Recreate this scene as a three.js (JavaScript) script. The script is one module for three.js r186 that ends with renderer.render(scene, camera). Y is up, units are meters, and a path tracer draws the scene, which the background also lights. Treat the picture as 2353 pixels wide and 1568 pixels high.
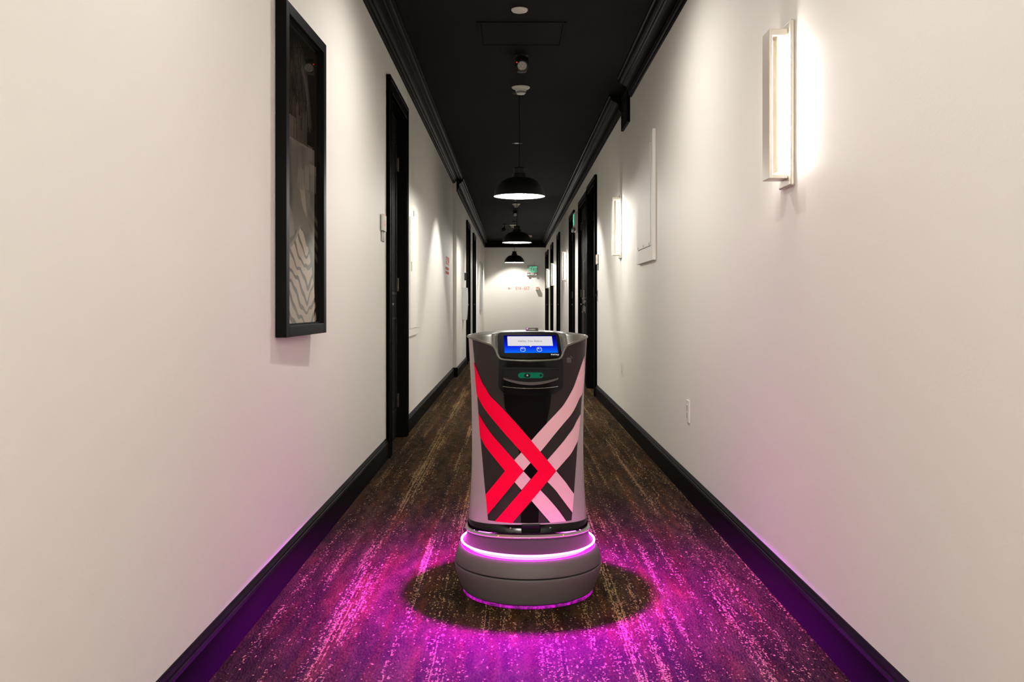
import * as THREE from 'three';
import { RoundedBoxGeometry } from 'three/addons/geometries/RoundedBoxGeometry.js';
import { mergeGeometries } from 'three/addons/utils/BufferGeometryUtils.js';
import { FontLoader } from 'three/addons/loaders/FontLoader.js';
import { TextGeometry } from 'three/addons/geometries/TextGeometry.js';
import { RectAreaLightUniformsLib } from 'three/addons/lights/RectAreaLightUniformsLib.js';

// ---------------------------------------------------------------- camera, sky, exposure
const IMG_W = 2353, IMG_H = 1568, FOCAL = 2100, VPX = 1178, VPY = 700;
const scene = new THREE.Scene();
scene.background = new THREE.Color(0x000000);            // closed interior, no daylight
const camera = new THREE.PerspectiveCamera(2 * Math.atan(IMG_H / 2 / FOCAL) * 180 / Math.PI, IMG_W / IMG_H, 0.05, 60);
camera.position.set(0, 1, 0);
camera.lookAt(0, 1, -10);
camera.setViewOffset(IMG_W, IMG_H, IMG_W / 2 - VPX, IMG_H / 2 - VPY, IMG_W, IMG_H);
const renderer = new THREE.WebGLRenderer({ antialias: true });
renderer.toneMapping = THREE.LinearToneMapping;
renderer.toneMappingExposure = 1.72;
renderer.shadowMap.enabled = true;
RectAreaLightUniformsLib.init();

const LAMP = { bulb: 1.7, bulbUnseen: 7.5, bulbGlow: 9, down: 8, sconce: 46, ring: 14500, neck: 34, ringGlow: 3 };
const WARM = new THREE.Color().setRGB(1, 0.965, 0.905);
const MAGENTA = new THREE.Color().setRGB(0.62, 0.0, 1.0);

// ---------------------------------------------------------------- helpers
let seed = 20240611;
const rnd = () => { seed = (seed + 0x6D2B79F5) | 0; let t = Math.imul(seed ^ (seed >>> 15), 1 | seed); t = (t + Math.imul(t ^ (t >>> 7), 61 | t)) ^ t; return ((t ^ (t >>> 14)) >>> 0) / 4294967296; };
const lerp = (a, b, t) => a + (b - a) * t;
const clamp = (x, a = 0, b = 1) => Math.min(b, Math.max(a, x));
const smooth = (t) => { t = clamp(t); return t * t * (3 - 2 * t); };
const table = (pts) => (x) => {                            // smooth interpolation through [x, y] pairs
  if (x <= pts[0][0]) return pts[0][1];
  for (let i = 1; i < pts.length; i++) if (x <= pts[i][0]) {
    const t = (x - pts[i - 1][0]) / (pts[i][0] - pts[i - 1][0]);
    const p0 = pts[Math.max(0, i - 2)], p1 = pts[i - 1], p2 = pts[i], p3 = pts[Math.min(pts.length - 1, i + 1)];
    const d = p2[0] - p1[0], m1 = (p2[1] - p0[1]) / (p2[0] - p0[0]) * d, m2 = (p3[1] - p1[1]) / (p3[0] - p1[0]) * d;
    const t2 = t * t, t3 = t2 * t;
    return (2 * t3 - 3 * t2 + 1) * p1[1] + (t3 - 2 * t2 + t) * m1 + (3 * t2 - 2 * t3) * p2[1] + (t3 - t2) * m2;
  }
  return pts[pts.length - 1][1];
};
const taken = {};
function numbered(n) { const k = taken[n] = (taken[n] ?? -1) + 1; return k ? `${n}_${String(k).padStart(3, '0')}` : n; }
function clean(g) {
  const o = g.index ? g.toNonIndexed() : g;
  for (const k of Object.keys(o.attributes)) if (!['position', 'normal', 'uv'].includes(k)) o.deleteAttribute(k);
  return o;
}
function merge(list) { list = Array.isArray(list) ? list : [list]; return list.length === 1 ? list[0] : mergeGeometries(list.map(clean), false); }
function mesh(name, geos, mat, parent = scene) {
  const m = new THREE.Mesh(merge(geos), mat);
  m.name = parent === scene ? numbered(name) : name;
  m.castShadow = m.receiveShadow = true;
  parent.add(m);
  return m;
}
function structure(name, geos, mat) { const m = mesh(name, geos, mat); m.userData = { kind: 'structure' }; return m; }
function thing(name, label, category, group) {
  const o = new THREE.Group(); o.name = numbered(name); scene.add(o);
  o.userData = { label, category }; if (group) o.userData.group = group;
  return o;
}
function tag(o, label, category, group) { o.userData = { label, category }; if (group) o.userData.group = group; return o; }
function copy(root, label) { const c = root.clone(); c.name = numbered(root.name.replace(/_\d+$/, '')); c.userData = { ...root.userData, label }; scene.add(c); return c; }
const box = (w, h, d, x = 0, y = 0, z = 0) => new THREE.BoxGeometry(w, h, d).translate(x, y, z);
const rbox = (w, h, d, x = 0, y = 0, z = 0, r = 0.003) => new RoundedBoxGeometry(w, h, d, 2, Math.min(r, w / 2.1, h / 2.1, d / 2.1)).translate(x, y, z);
const span = (x0, x1, y0, y1, z0, z1) => box(Math.abs(x1 - x0), Math.abs(y1 - y0), Math.abs(z1 - z0), (x0 + x1) / 2, (y0 + y1) / 2, (z0 + z1) / 2);
const cyl = (r0, r1, h, x = 0, y = 0, z = 0, n = 32) => new THREE.CylinderGeometry(r0, r1, h, n).translate(x, y, z);
const lathe = (pts, n = 64) => new THREE.LatheGeometry(pts.map(p => new THREE.Vector2(Math.max(p[0], 0.0001), p[1])), n);
function metreUV(g) {                                     // uv in metres from position and normal
  g = clean(g); const p = g.attributes.position, n = g.attributes.normal, uv = new Float32Array(p.count * 2);
  for (let i = 0; i < p.count; i++) {
    const ax = Math.abs(n.getX(i)), ay = Math.abs(n.getY(i)), az = Math.abs(n.getZ(i));
    if (ay >= ax && ay >= az) { uv[2 * i] = p.getX(i); uv[2 * i + 1] = p.getZ(i); }
    else if (ax >= az) { uv[2 * i] = p.getZ(i); uv[2 * i + 1] = p.getY(i); }
    else { uv[2 * i] = p.getX(i); uv[2 * i + 1] = p.getY(i); }
  }
  g.setAttribute('uv', new THREE.BufferAttribute(uv, 2)); return g;
}
const lin = (r, g, b) => new THREE.Color().setRGB(r, g, b);
const std = (o) => new THREE.MeshStandardMaterial({ roughness: 0.6, metalness: 0, ...o });
const phy = (o) => new THREE.MeshPhysicalMaterial({ roughness: 0.4, metalness: 0, ...o });
function dataTexture(w, h, fn, srgb, repeat) {
  const d = new Uint8Array(w * h * 4);
  for (let y = 0; y < h; y++) for (let x = 0; x < w; x++) { const c = fn(x, y), i = 4 * (y * w + x); d[i] = c[0]; d[i + 1] = c[1]; d[i + 2] = c[2]; d[i + 3] = 255; }
  const t = new THREE.DataTexture(d, w, h);
  t.wrapS = t.wrapT = THREE.RepeatWrapping; t.magFilter = THREE.LinearFilter; t.minFilter = THREE.LinearMipmapLinearFilter; t.generateMipmaps = true;
  if (srgb) t.colorSpace = THREE.SRGBColorSpace;
  if (repeat) t.repeat.set(...repeat);
  t.needsUpdate = true; return t;
}
function canvasTexture(w, h, draw) {
  const c = document.createElement('canvas'); c.width = w; c.height = h; draw(c.getContext('2d'), w, h);
  const t = new THREE.CanvasTexture(c); t.colorSpace = THREE.SRGBColorSpace; t.anisotropy = 8; return t;
}
function tileNoise(w, h, cx, cy) {                        // smooth noise that repeats over w x h pixels
  const g = new Float32Array(cx * cy); for (let i = 0; i < g.length; i++) g[i] = rnd();
  return (x, y) => {
    const u = x / w * cx, v = y / h * cy, x0 = Math.floor(u), y0 = Math.floor(v), a = smooth(u - x0), b = smooth(v - y0);
    const G = (i, j) => g[((j % cy) + cy) % cy * cx + ((i % cx) + cx) % cx];
    return lerp(lerp(G(x0, y0), G(x0 + 1, y0), a), lerp(G(x0, y0 + 1), G(x0 + 1, y0 + 1), a), b);
  };
}

// ---------------------------------------------------------------- dimensions of the corridor (x across, depth d = -z)
const WL = 0.823, WL2 = 0.774, WR = 0.915, STEP = 12.6, END = 25.15, BACK = -5.6, CEIL = 2.75, BB = 0.13, BT = 0.018, THICK = 0.14;
const CAS = 0.1, CASP = 0.03;                              // door casing width and projection
const DOORS = [                                            // side, wall, near and far casing edge, casing top, recess of the leaf
  { s: 'L', w: WL, a: 5.94, b: 6.99, top: 2.5, rec: 0.045 },
  { s: 'R', w: WR, a: 9.9, b: 10.98, top: 2.41, rec: 0.06 },
  { s: 'R', w: WR, a: 11.02, b: 12.4, top: 2.38, rec: 0.012, double: true },
  { s: 'R', w: WR, a: 13.4, b: 14.45, top: 2.39, rec: 0.03 },
  { s: 'L', w: WL2, a: 15.2, b: 16.2, top: 2.41, rec: 0.03 },
  { s: 'R', w: WR, a: 17.6, b: 18.5, top: 2.4, rec: 0.03 },
  { s: 'L', w: WL2, a: 17.65, b: 18.6, top: 2.39, rec: 0.03 },
  { s: 'R', w: WR, a: 20.5, b: 21.6, top: 2.4, rec: 0.03 },
  { s: 'R', w: WR, a: 23.2, b: 24.1, top: 2.4, rec: 0.03 },
  { s: 'R', w: WR, a: 24.16, b: 25.0, top: 2.41, rec: 0.03 },
];

// ---------------------------------------------------------------- shared materials
const plasterBump = (() => { const a = tileNoise(512, 512, 128, 128), b = tileNoise(512, 512, 40, 40); return dataTexture(512, 512, (x, y) => { const v = 255 * (0.6 * a(x, y) + 0.4 * b(x, y)); return [v, v, v]; }, false, [2.2, 2.2]); })();
const wallPaint = std({ color: lin(0.86, 0.832, 0.772), roughness: 0.62, bumpMap: plasterBump, bumpScale: 0.00016 });
const whitePaint = std({ color: lin(0.8, 0.785, 0.75), roughness: 0.5 });
const ceilingPaint = phy({ color: lin(0.006, 0.0052, 0.0042), roughness: 0.8, specularIntensity: 0.15, bumpMap: plasterBump, bumpScale: 0.0004 });
const blackTrim = phy({ color: lin(0.0022, 0.0021, 0.0016), roughness: 0.46, specularIntensity: 0.1 });
const blackDoor = phy({ color: lin(0.006, 0.0054, 0.0045), roughness: 0.34, specularIntensity: 0.28 });
const blackSatin = phy({ color: lin(0.008, 0.008, 0.0065), roughness: 0.5, specularIntensity: 0.35 });
const darkMetal = std({ color: lin(0.1, 0.09, 0.075), roughness: 0.35, metalness: 1 });
const steel = std({ color: lin(0.55, 0.54, 0.51), roughness: 0.34, metalness: 1 });
const nickel = std({ color: lin(0.74, 0.69, 0.6), roughness: 0.42, metalness: 0.5 });
const whitePlastic = std({ color: lin(0.6, 0.58, 0.52), roughness: 0.45 });
const greyPlastic = std({ color: lin(0.2, 0.2, 0.19), roughness: 0.5 });
const redVinyl = phy({ color: lin(0.88, 0.13, 0.09), roughness: 0.6, specularIntensity: 0.1 });
const redLed = std({ color: lin(0.1, 0, 0), emissive: lin(1, 0.02, 0.01), emissiveIntensity: 1.4 });

// ---------------------------------------------------------------- floor: streaked carpet
{
  const N = 2048, TW = 1.8, TL = 3.6;
  const broad = tileNoise(N, N, 24, 7), mid = tileNoise(N, N, 90, 40), fine = tileNoise(N, N, 700, 420), patchA = tileNoise(N, N, 34, 6), patchB = tileNoise(N, N, 120, 14), rust = tileNoise(N, N, 60, 10);
  const COLS = 400, ROWS = 680, bandNoise = tileNoise(COLS, 4, 62, 1), column = Array.from({ length: COLS }, (_, i) => Math.pow(bandNoise(i, 0), 2.4) * (0.1 + 1.8 * Math.pow(rnd(), 1.7)));
  const fleck = new Float32Array(COLS * ROWS * 4);
  for (let i = 0; i < COLS; i++) {
    let run = 0;
    for (let j = 0; j < ROWS; j++) {
      const X = (i + 0.5) / COLS * N, Y = (j + 0.5) / ROWS * N, q = 4 * (j * COLS + i);
      const p = 0.01 + 1.35 * column[i] * (0.05 + 1.4 * Math.pow(patchA(X, Y), 2)) * (0.08 + 2 * Math.pow(patchB(X, Y), 2)) * 0.9;
      const hit = run > 0 ? rnd() < 0.25 + 0.9 * column[i] * patchA(X, Y) : rnd() < p;
      if (hit) { run = run > 0 ? run - 1 : 9; fleck[q] = 0.55 + 0.45 * rnd(); fleck[q + 1] = 0.3 + 0.4 * rnd(); fleck[q + 2] = 0.3 + 0.4 * rnd(); fleck[q + 3] = 0.3 + 0.28 * rnd(); } else if (run > 0) run = 0;
    }
  }
  const at = (x, y) => {
    const u = (((x + (fine(x * 0.5, y * 0.5) - 0.5) * 5) / N * COLS) % COLS + COLS) % COLS, v = y / N * ROWS, i = Math.floor(u), j = Math.floor(v) % ROWS, q = 4 * (j * COLS + i);
    if (!fleck[q]) return 0;
    const du = (u - i - fleck[q + 1]) / 1.15, dv = v % 1 - fleck[q + 2], d = Math.hypot(du, dv) / fleck[q + 3];
    return fleck[q] * clamp((1.15 - d) * 4);
  };
  const color = dataTexture(N, N, (x, y) => {
    const n = 0.55 + 0.35 * mid(x, y) + 0.5 * (fine(x, y) - 0.35), b = broad(x, y), r = smooth((rust(x, y) - 0.4) * 2.4);
    const f = at(x, y), k = clamp(n * (0.75 + 0.5 * b), 0.15, 1.6);
    const base = [lerp(58, 67, r) * k, lerp(44, 44, r) * k, lerp(30, 26, r) * k], top = [214, 180, 124];
    return base.map((c, q) => clamp(lerp(c, top[q] * (0.75 + 0.35 * fine(x, y)), f * 0.9), 0, 255));
  }, true, [1 / TW, 1 / TL]);
  const relief = dataTexture(1024, 1024, (x, y) => { const v = 255 * clamp(0.5 * fine(x * 2, y * 2) + 0.3 * mid(x * 2, y * 2) + 0.3 * at(x * 2, y * 2)); return [v, v, v]; }, false, [1 / TW, 1 / TL]);
  structure('floor', metreUV(span(-1.15, 1.25, -0.1, 0, -END - 0.2, -BACK + 0.2)), phy({ map: color, bumpMap: relief, bumpScale: 0.0022, roughness: 1, specularIntensity: 0.08 }));
}

// ---------------------------------------------------------------- walls, ceiling, baseboards, cornice
function wallRun(side, w, d0, d1, list) {
  const s = side === 'L' ? -1 : 1, x0 = s * w, x1 = s * (w + THICK), out = []; let d = d0;
  for (const o of list) {
    const a = o.a + CAS * 0.9, b = o.b - CAS * 0.9;
    out.push(span(x0, x1, 0, CEIL, -d, -a), span(x0, x1, o.top - CAS * 0.9, CEIL, -a, -b)); d = b;
  }
  out.push(span(x0, x1, 0, CEIL, -d, -d1));
  return out;
}
const on = (s, w) => DOORS.filter(o => o.s === s && o.w === w);
structure('wall_left', metreUV(merge([...wallRun('L', WL, BACK, STEP, on('L', WL)), ...wallRun('L', WL2, STEP, END, on('L', WL2))])), wallPaint);
structure('wall_right', metreUV(merge(wallRun('R', WR, BACK, END, on('R', WR)))), wallPaint);
structure('wall_end', metreUV(span(-1.1, 1.2, 0, CEIL, -END, -END - THICK)), wallPaint);
structure('wall_back', metreUV(span(-1.1, 1.2, 0, CEIL, -BACK, -BACK + THICK)), wallPaint);
structure('ceiling', metreUV(span(-1.15, 1.25, CEIL, CEIL + 0.14, -END - 0.2, -BACK + 0.2)), ceilingPaint);

function extrudeAlong(profile, side, w, d0, d1) {          // profile [out from wall, height], run along the corridor
  const s = side === 'L' ? -1 : 1, sh = new THREE.Shape(profile.map(p => new THREE.Vector2(s * (w - p[0]), p[1])));
  return new THREE.ExtrudeGeometry(sh, { depth: d1 - d0, bevelEnabled: false }).translate(0, 0, -d1);
}
const bbProfile = [[0, 0], [BT, 0], [BT, BB - 0.028], [BT - 0.003, BB - 0.02], [BT - 0.005, BB - 0.018], [BT - 0.006, BB - 0.012], [BT - 0.011, BB - 0.004], [BT - 0.013, BB], [0, BB]];
function baseboard(name, side, runs) {
  const g = [];
  for (const [w, d0, d1, doors] of runs) { let d = d0; for (const o of doors) { if (o.a - d > 0.03) g.push(extrudeAlong(bbProfile, side, w, d, o.a)); d = o.b; } if (d1 - d > 0.03) g.push(extrudeAlong(bbProfile, side, w, d, d1)); }
  return g;
}
const returnBoard = box(WL - WL2 + BT, BB, BT, -(WL + WL2 - BT) / 2, BB / 2, -STEP + BT / 2);
structure('baseboard_left', [...baseboard('l', 'L', [[WL, BACK, STEP - BT, on('L', WL)], [WL2, STEP, END, on('L', WL2)]]), returnBoard], blackTrim);
structure('baseboard_right', baseboard('r', 'R', [[WR, BACK, END, on('R', WR)]]), blackTrim);
structure('baseboard_end', span(-WL2, WR, 0, BB, -END, -END + BT), blackTrim);

function crownProfile(drop, proj) {                        // bead, cove, ovolo and top fillet between wall and ceiling
  const P = [[0, 0], [0.1, 0], [0.12, 0.04], [0.1, 0.09], [0.2, 0.12], [0.24, 0.2]];
  for (let i = 0; i <= 8; i++) { const a = i / 8 * Math.PI / 2; P.push([0.26 + 0.34 * (1 - Math.cos(a)), 0.22 + 0.38 * Math.sin(a)]); }
  P.push([0.64, 0.62]);
  for (let i = 0; i <= 8; i++) { const a = i / 8 * Math.PI / 2; P.push([0.66 + 0.24 * Math.sin(a), 0.66 + 0.22 * (1 - Math.cos(a))]); }
  P.push([0.94, 0.9], [1, 0.91], [1, 1], [0, 1]);
  return P.map(p => [p[0] * proj, CEIL - drop + p[1] * drop]);
}
structure('trim_1', extrudeAlong(crownProfile(0.08, 0.147), 'L', WL, BACK, STEP), blackTrim);
structure('trim_2', [extrudeAlong(crownProfile(0.187, 0.1), 'L', WL2, STEP - 0.004, END)], blackTrim);
structure('trim_3', extrudeAlong(crownProfile(0.155, 0.11), 'R', WR, BACK, 7.03), blackTrim);
structure('trim_4', extrudeAlong(crownProfile(0.155, 0.11), 'R', WR, 7.62, END), blackTrim);
{
  const sh = new THREE.Shape(crownProfile(0.18, 0.1).map(p => new THREE.Vector2(-END + p[0], p[1])));
  const g = new THREE.ExtrudeGeometry(sh, { depth: WL2 + WR - 0.004, bevelEnabled: false });
  g.applyMatrix4(new THREE.Matrix4().set(0, 0, 1, -WL2 + 0.002, 0, 1, 0, 0, 1, 0, 0, 0, 0, 0, 0, 1));
  const idx = g.index; g.computeVertexNormals();
  structure('trim_5', g, blackTrim);
}

// a group that stands on a wall: local x runs along the wall, y up, z out into the corridor
function onWall(o, side, w, depth, y) { const s = side === 'L' ? 1 : -1; o.position.set(-s * w, y, -depth); o.rotation.y = s * Math.PI / 2; return s; }

// ---------------------------------------------------------------- doors
DOORS.forEach((o, k) => {
  const g = new THREE.Group(); g.name = `door_${k + 1}`; g.userData = { kind: 'structure' }; scene.add(g);
  const width = o.b - o.a, h = o.top, s = onWall(g, o.s, o.w, (o.a + o.b) / 2, 0), W = width / 2;
  const bar = (x0, x1, y0, y1) => [
    rbox(x1 - x0, y1 - y0, CASP - 0.008, (x0 + x1) / 2, (y0 + y1) / 2, (CASP - 0.008) / 2, 0.004),
  ];
  for (const q of [-1, 1]) {
    const a = q < 0 ? -W : W - CAS;
    mesh('casing', [...bar(a, a + CAS, 0, h - CAS), rbox(0.03, h - 0.002, CASP, q * (W - 0.015), (h - 0.002) / 2, CASP / 2, 0.006), rbox(0.012, h - CAS, CASP - 0.002, q * (W - CAS + 0.008), (h - CAS) / 2, CASP / 2, 0.004)], blackTrim, g);
  }
  mesh('casing', [...bar(-W + 0.03, W - 0.03, h - CAS, h), rbox(width, 0.03, CASP, 0, h - 0.015, CASP / 2, 0.006), rbox(width - 2 * CAS, 0.012, CASP - 0.002, 0, h - CAS + 0.006, CASP / 2, 0.004)], blackTrim, g);
  const I = W - CAS, top = h - CAS;
  mesh('jamb', [span(-I - 0.012, -I + 0.012, 0, top, -0.13, 0.004), span(I - 0.012, I + 0.012, 0, top, -0.13, 0.004), span(-I, I, top - 0.012, top + 0.012, -0.13, 0.004)], blackTrim, g);
  const leaves = o.double ? [[-I + 0.014, -0.002], [0.002, I - 0.014]] : [[-I + 0.014, I - 0.014]];
  for (const [x0, x1] of leaves) {
    const z = -o.rec - 0.02, leaf = mesh('leaf', rbox(x1 - x0, top - 0.024, 0.04, (x0 + x1) / 2, 0.01 + (top - 0.024) / 2, z, 0.003), blackDoor, g), pw = x1 - x0;
    // raised moulding round two panels
    for (const [y0, y1] of [[0.22, 0.9], [1.08, top - 0.2]]) {
      const m = 0.11, p = [];
      p.push(rbox(pw - 2 * m, 0.022, 0.012, (x0 + x1) / 2, y0, z + 0.024), rbox(pw - 2 * m, 0.022, 0.012, (x0 + x1) / 2, y1, z + 0.024));
      p.push(rbox(0.022, y1 - y0, 0.012, x0 + m, (y0 + y1) / 2, z + 0.024), rbox(0.022, y1 - y0, 0.012, x1 - m, (y0 + y1) / 2, z + 0.024));
      mesh('panel_moulding', p, blackDoor, leaf);
    }
  }
  const zf = -o.rec;
  const latchX = o.double ? -s * 0.07 : -s * (I - 0.09), hingeX = s * (I - 0.012);
  const handle = [cyl(0.026, 0.026, 0.012, 0, 0, 0, 24).rotateX(Math.PI / 2).translate(latchX, 1.0, zf + 0.006), cyl(0.009, 0.009, 0.05, 0, 0, 0, 16).rotateX(Math.PI / 2).translate(latchX, 1.0, zf + 0.03), rbox(0.11, 0.018, 0.014, latchX + (o.double ? 0 : s * 0.045), 1.0, zf + 0.052, 0.006), rbox(0.05, 0.13, 0.02, latchX, 1.12, zf + 0.01, 0.006)];
  mesh('handle', handle, darkMetal, g);
  for (const y of [0.28, 1.15, 2.05]) for (const q of o.double ? [-1, 1] : [1]) mesh('hinge', [cyl(0.009, 0.009, 0.1, q * hingeX, y, zf + 0.006, 12), rbox(0.05, 0.1, 0.004, q * hingeX - q * s * 0.02, y, zf + 0.002, 0.001)], darkMetal, g);
});

// ---------------------------------------------------------------- pendants
function pendant() {
  const t = thing('pendant_lamp', '', 'lamp', 'black dome pendant lamps along the corridor');
  const R = 0.2125, H = 0.15, outer = [], inner = [];
  for (let i = 0; i <= 20; i++) { const a = i / 20, r = lerp(R, 0.056, Math.pow(a, 1.0)), y = H * Math.pow(Math.max(0, 1 - Math.pow(Math.max(0, r - 0.056) / (R - 0.056), 2.1)), 0.62); outer.push([r, y]); inner.push([r - 0.004, Math.max(0, y - 0.004)]); }
  const shade = mesh('shade', lathe([...inner.slice().reverse().map(p => [p[0] + 0.001, p[1] + 0.001]), [R - 0.003, -0.004], [R, -0.003], ...outer, [0.058, H + 0.001], [0.058, H + 0.034], [0.045, H + 0.036]]), blackSatin, t);
  mesh('lining', lathe([[0.001, H - 0.005], ...inner.slice().reverse()]), whitePaint, t).castShadow = true;
  mesh('socket_cap', lathe([[0.045, H + 0.034], [0.045, H + 0.07], [0.048, H + 0.074], [0.048, H + 0.084], [0.02, H + 0.086], [0.006, H + 0.09], [0.0001, H + 0.09]]), blackSatin, t);
  mesh('bulb', new THREE.SphereGeometry(0.03, 24, 16).translate(0, 0.03, 0), std({ color: lin(0.9, 0.9, 0.85), emissive: WARM, emissiveIntensity: LAMP.bulbGlow }), t);
  const top = CEIL - 1.889;
  mesh('cord', cyl(0.0045, 0.0045, top - H - 0.1, 0, (top + H + 0.07) / 2, 0, 10), blackSatin, t);
  mesh('canopy', lathe([[0.0001, top - 0.024], [0.03, top - 0.024], [0.055, top - 0.016], [0.06, top - 0.002], [0.06, top]]), blackSatin, t);
  return t;
}
const pend = [
  [0.055, 7.5, 'black dome pendant lamp nearest the robot, the largest hanging lamp'],
  [0.062, 13.1, 'middle black dome pendant lamp, second along the corridor'],
  [0.037, 19.3, 'smallest black dome pendant lamp hanging before the white end wall'],
  [0.02, -1.3, 'unseen dome lamp just behind the viewer, placed to light the robot front'],
  [0.02, -4.2, 'unseen dome lamp farthest behind the viewer, placed to light the near corridor'],  // last two are out of view, placed to light robot and near walls
];
let first = null;
for (const [x, d, label] of pend) {
  const t = first ? copy(first, label) : (first = pendant()); t.userData.label = label;
  t.position.set(x, 1.889, -d);
  const l = new THREE.PointLight(WARM, d < 0 ? LAMP.bulbUnseen : LAMP.bulb); l.position.set(x, 1.889 + 0.006, -d); l.castShadow = true; l.shadow.radius = 2; scene.add(l);
}

// ---------------------------------------------------------------- ceiling fittings
for (const [x, d, I, angle, soft, label] of [[0.05, 1.9, 2.6, 1.5, 1, 'unseen downlight out of view in front of the robot, placed to light the near walls'], [0.05, 4.4, 4.4, 1.5, 1, 'unseen downlight above the frame of view, placed to light the walls behind the robot'], [0.05, 9.9, LAMP.down, 0.85, 0.2, 'unseen downlight hidden behind the nearest pendant, placed for the light pools on both walls'], [0.05, 15.4, 6, 0.85, 0.3, 'unseen downlight by the middle pendant, placed to light the far walls'], [0.05, 21.3, 8, 0.85, 0.3, 'unseen downlight past the farthest pendant, placed to light the far left wall'], [0.05, 24.38, 8, 0.85, 0.2, 'unseen downlight before the end wall, placed to light that wall']]) {
  const t = thing('unseen_downlight', label, 'downlight', 'unseen downlights in the black ceiling');  // these fittings are unseen, placed to light the walls and the robot
  t.position.set(x, CEIL, -d);
  mesh('trim_ring', lathe([[0.036, -0.001], [0.04, -0.006], [0.056, -0.005], [0.06, 0]]), blackSatin, t);
  mesh('lens', lathe([[0.0001, -0.0015], [0.036, -0.001], [0.036, 0]]), std({ color: lin(0.9, 0.9, 0.9), emissive: WARM, emissiveIntensity: 0.06 }), t);
  const l = new THREE.SpotLight(WARM, I, 0, angle, soft); l.position.set(x, CEIL - 0.02, -d); l.target.position.set(x, 0, -d); l.castShadow = true; scene.add(l, l.target);
}
{ // hatch in the ceiling
  const t = thing('ceiling_hatch', 'square black access hatch set flush in the black ceiling', 'hatch');
  t.position.set(0.057, CEIL, -5.91);
  mesh('frame', [box(0.56, 0.006, 0.022, 0, -0.003, 0.246), box(0.56, 0.006, 0.022, 0, -0.003, -0.246), box(0.022, 0.006, 0.47, 0.269, -0.003, 0), box(0.022, 0.006, 0.47, -0.269, -0.003, 0)], ceilingPaint, t);
  mesh('panel', box(0.508, 0.004, 0.462, 0, -0.002, 0), ceilingPaint, t);
}
function detector(label) {
  const t = thing('smoke_detector', label, 'smoke detector', 'white smoke detectors on the black ceiling');
  mesh('base', lathe([[0.0001, -0.012], [0.05, -0.02], [0.068, -0.01], [0.073, -0.004], [0.073, 0]]), whitePlastic, t);
  mesh('chamber', lathe([[0.0001, -0.056], [0.03, -0.056], [0.034, -0.05], [0.046, -0.024], [0.05, -0.016]]), whitePlastic, t);
  mesh('vent_ring', lathe([[0.0345, -0.049], [0.0385, -0.049], [0.0425, -0.04], [0.04, -0.037]]), greyPlastic, t);
  return t;
}
const det = detector('white smoke detector above the cord of the nearest pendant lamp'); det.position.set(0.066, CEIL, -7.36);
for (const [x, d, l] of [[0.062, 15.9, 'tiny white smoke detector over the cord of the middle pendant'], [0, 20.1, 'far white smoke detector just left of the middle pendant cap']]) copy(det, l).position.set(x, CEIL, -d);
{
  const t = tag(mesh('ceiling_disc', lathe([[0.0001, -0.014], [0.03, -0.014], [0.044, -0.011], [0.049, -0.005], [0.049, 0]]), whitePlastic), 'flat round white cover on the ceiling at the top edge', 'ceiling cover');
  t.position.set(0.041, CEIL, -5.42);
}
function emergencySpot(label) {
  const t = thing('emergency_spotlight', label, 'spotlight', 'black ceiling spotlights with a round lens');
  const head = (g) => g.rotateX(Math.PI / 2 + 0.62).translate(0, -0.062, 0.015);
  mesh('mount', [lathe([[0.0001, -0.012], [0.04, -0.012], [0.046, -0.004], [0.046, 0]]), rbox(0.09, 0.06, 0.05, 0, -0.032, -0.02, 0.012)], blackSatin, t);
  mesh('head', head(lathe([[0.0001, -0.06], [0.034, -0.06], [0.044, -0.045], [0.046, 0.03], [0.04, 0.044], [0.033, 0.042], [0.033, 0.036], [0.0001, 0.036]], 40)), std({ color: lin(0.012, 0.02, 0.014), roughness: 0.4 }), t);
  const lens = mesh('lens', head(lathe([[0.0001, 0.041], [0.033, 0.04], [0.033, 0.034]], 32)), std({ color: lin(0.4, 0.39, 0.34), roughness: 0.3 }), t);
  const dots = []; for (let i = 0; i < 7; i++) { const a = i / 6 * Math.PI * 2, r = i < 6 ? 0.02 : 0; dots.push(head(new THREE.SphereGeometry(0.006, 10, 6).translate(r * Math.cos(a), 0.041, r * Math.sin(a)))); }
  mesh('led_lens', dots, std({ color: lin(0.65, 0.64, 0.56), roughness: 0.2 }), lens);
  mesh('foot', lathe([[0.0001, -0.108], [0.034, -0.108], [0.036, -0.1], [0.036, -0.09], [0.0001, -0.09]]).translate(-0.002, 0, -0.03), blackSatin, t);
  return t;
}
const spot = emergencySpot('black ceiling spotlight with round lens between hatch and smoke detector'); spot.position.set(0.066, CEIL, -6.42);
copy(spot, 'far black ceiling spotlight seen beside the cord of the middle pendant').position.set(0.05, CEIL, -17);
mesh('indicator_light', new THREE.SphereGeometry(0.004, 10, 8).translate(-0.036, -0.064, 0.06), redLed, spot);
{
  const t = thing('track_spot', 'small black ball spotlight hanging from a plate on the far ceiling', 'spotlight');
  t.position.set(-0.2, CEIL, -20);
  mesh('plate', rbox(0.1, 0.014, 0.1, 0.03, -0.007, 0, 0.004), blackSatin, t);
  mesh('stem', cyl(0.008, 0.008, 0.07, 0.02, -0.045, 0, 12), blackSatin, t);
  mesh('ball', lathe([[0.0001, -0.052], [0.02, -0.05], [0.04, -0.036], [0.048, 0], [0.04, 0.03], [0.02, 0.046], [0.0001, 0.05]], 32).translate(0, -0.115, 0), blackSatin, t);
}
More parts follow.
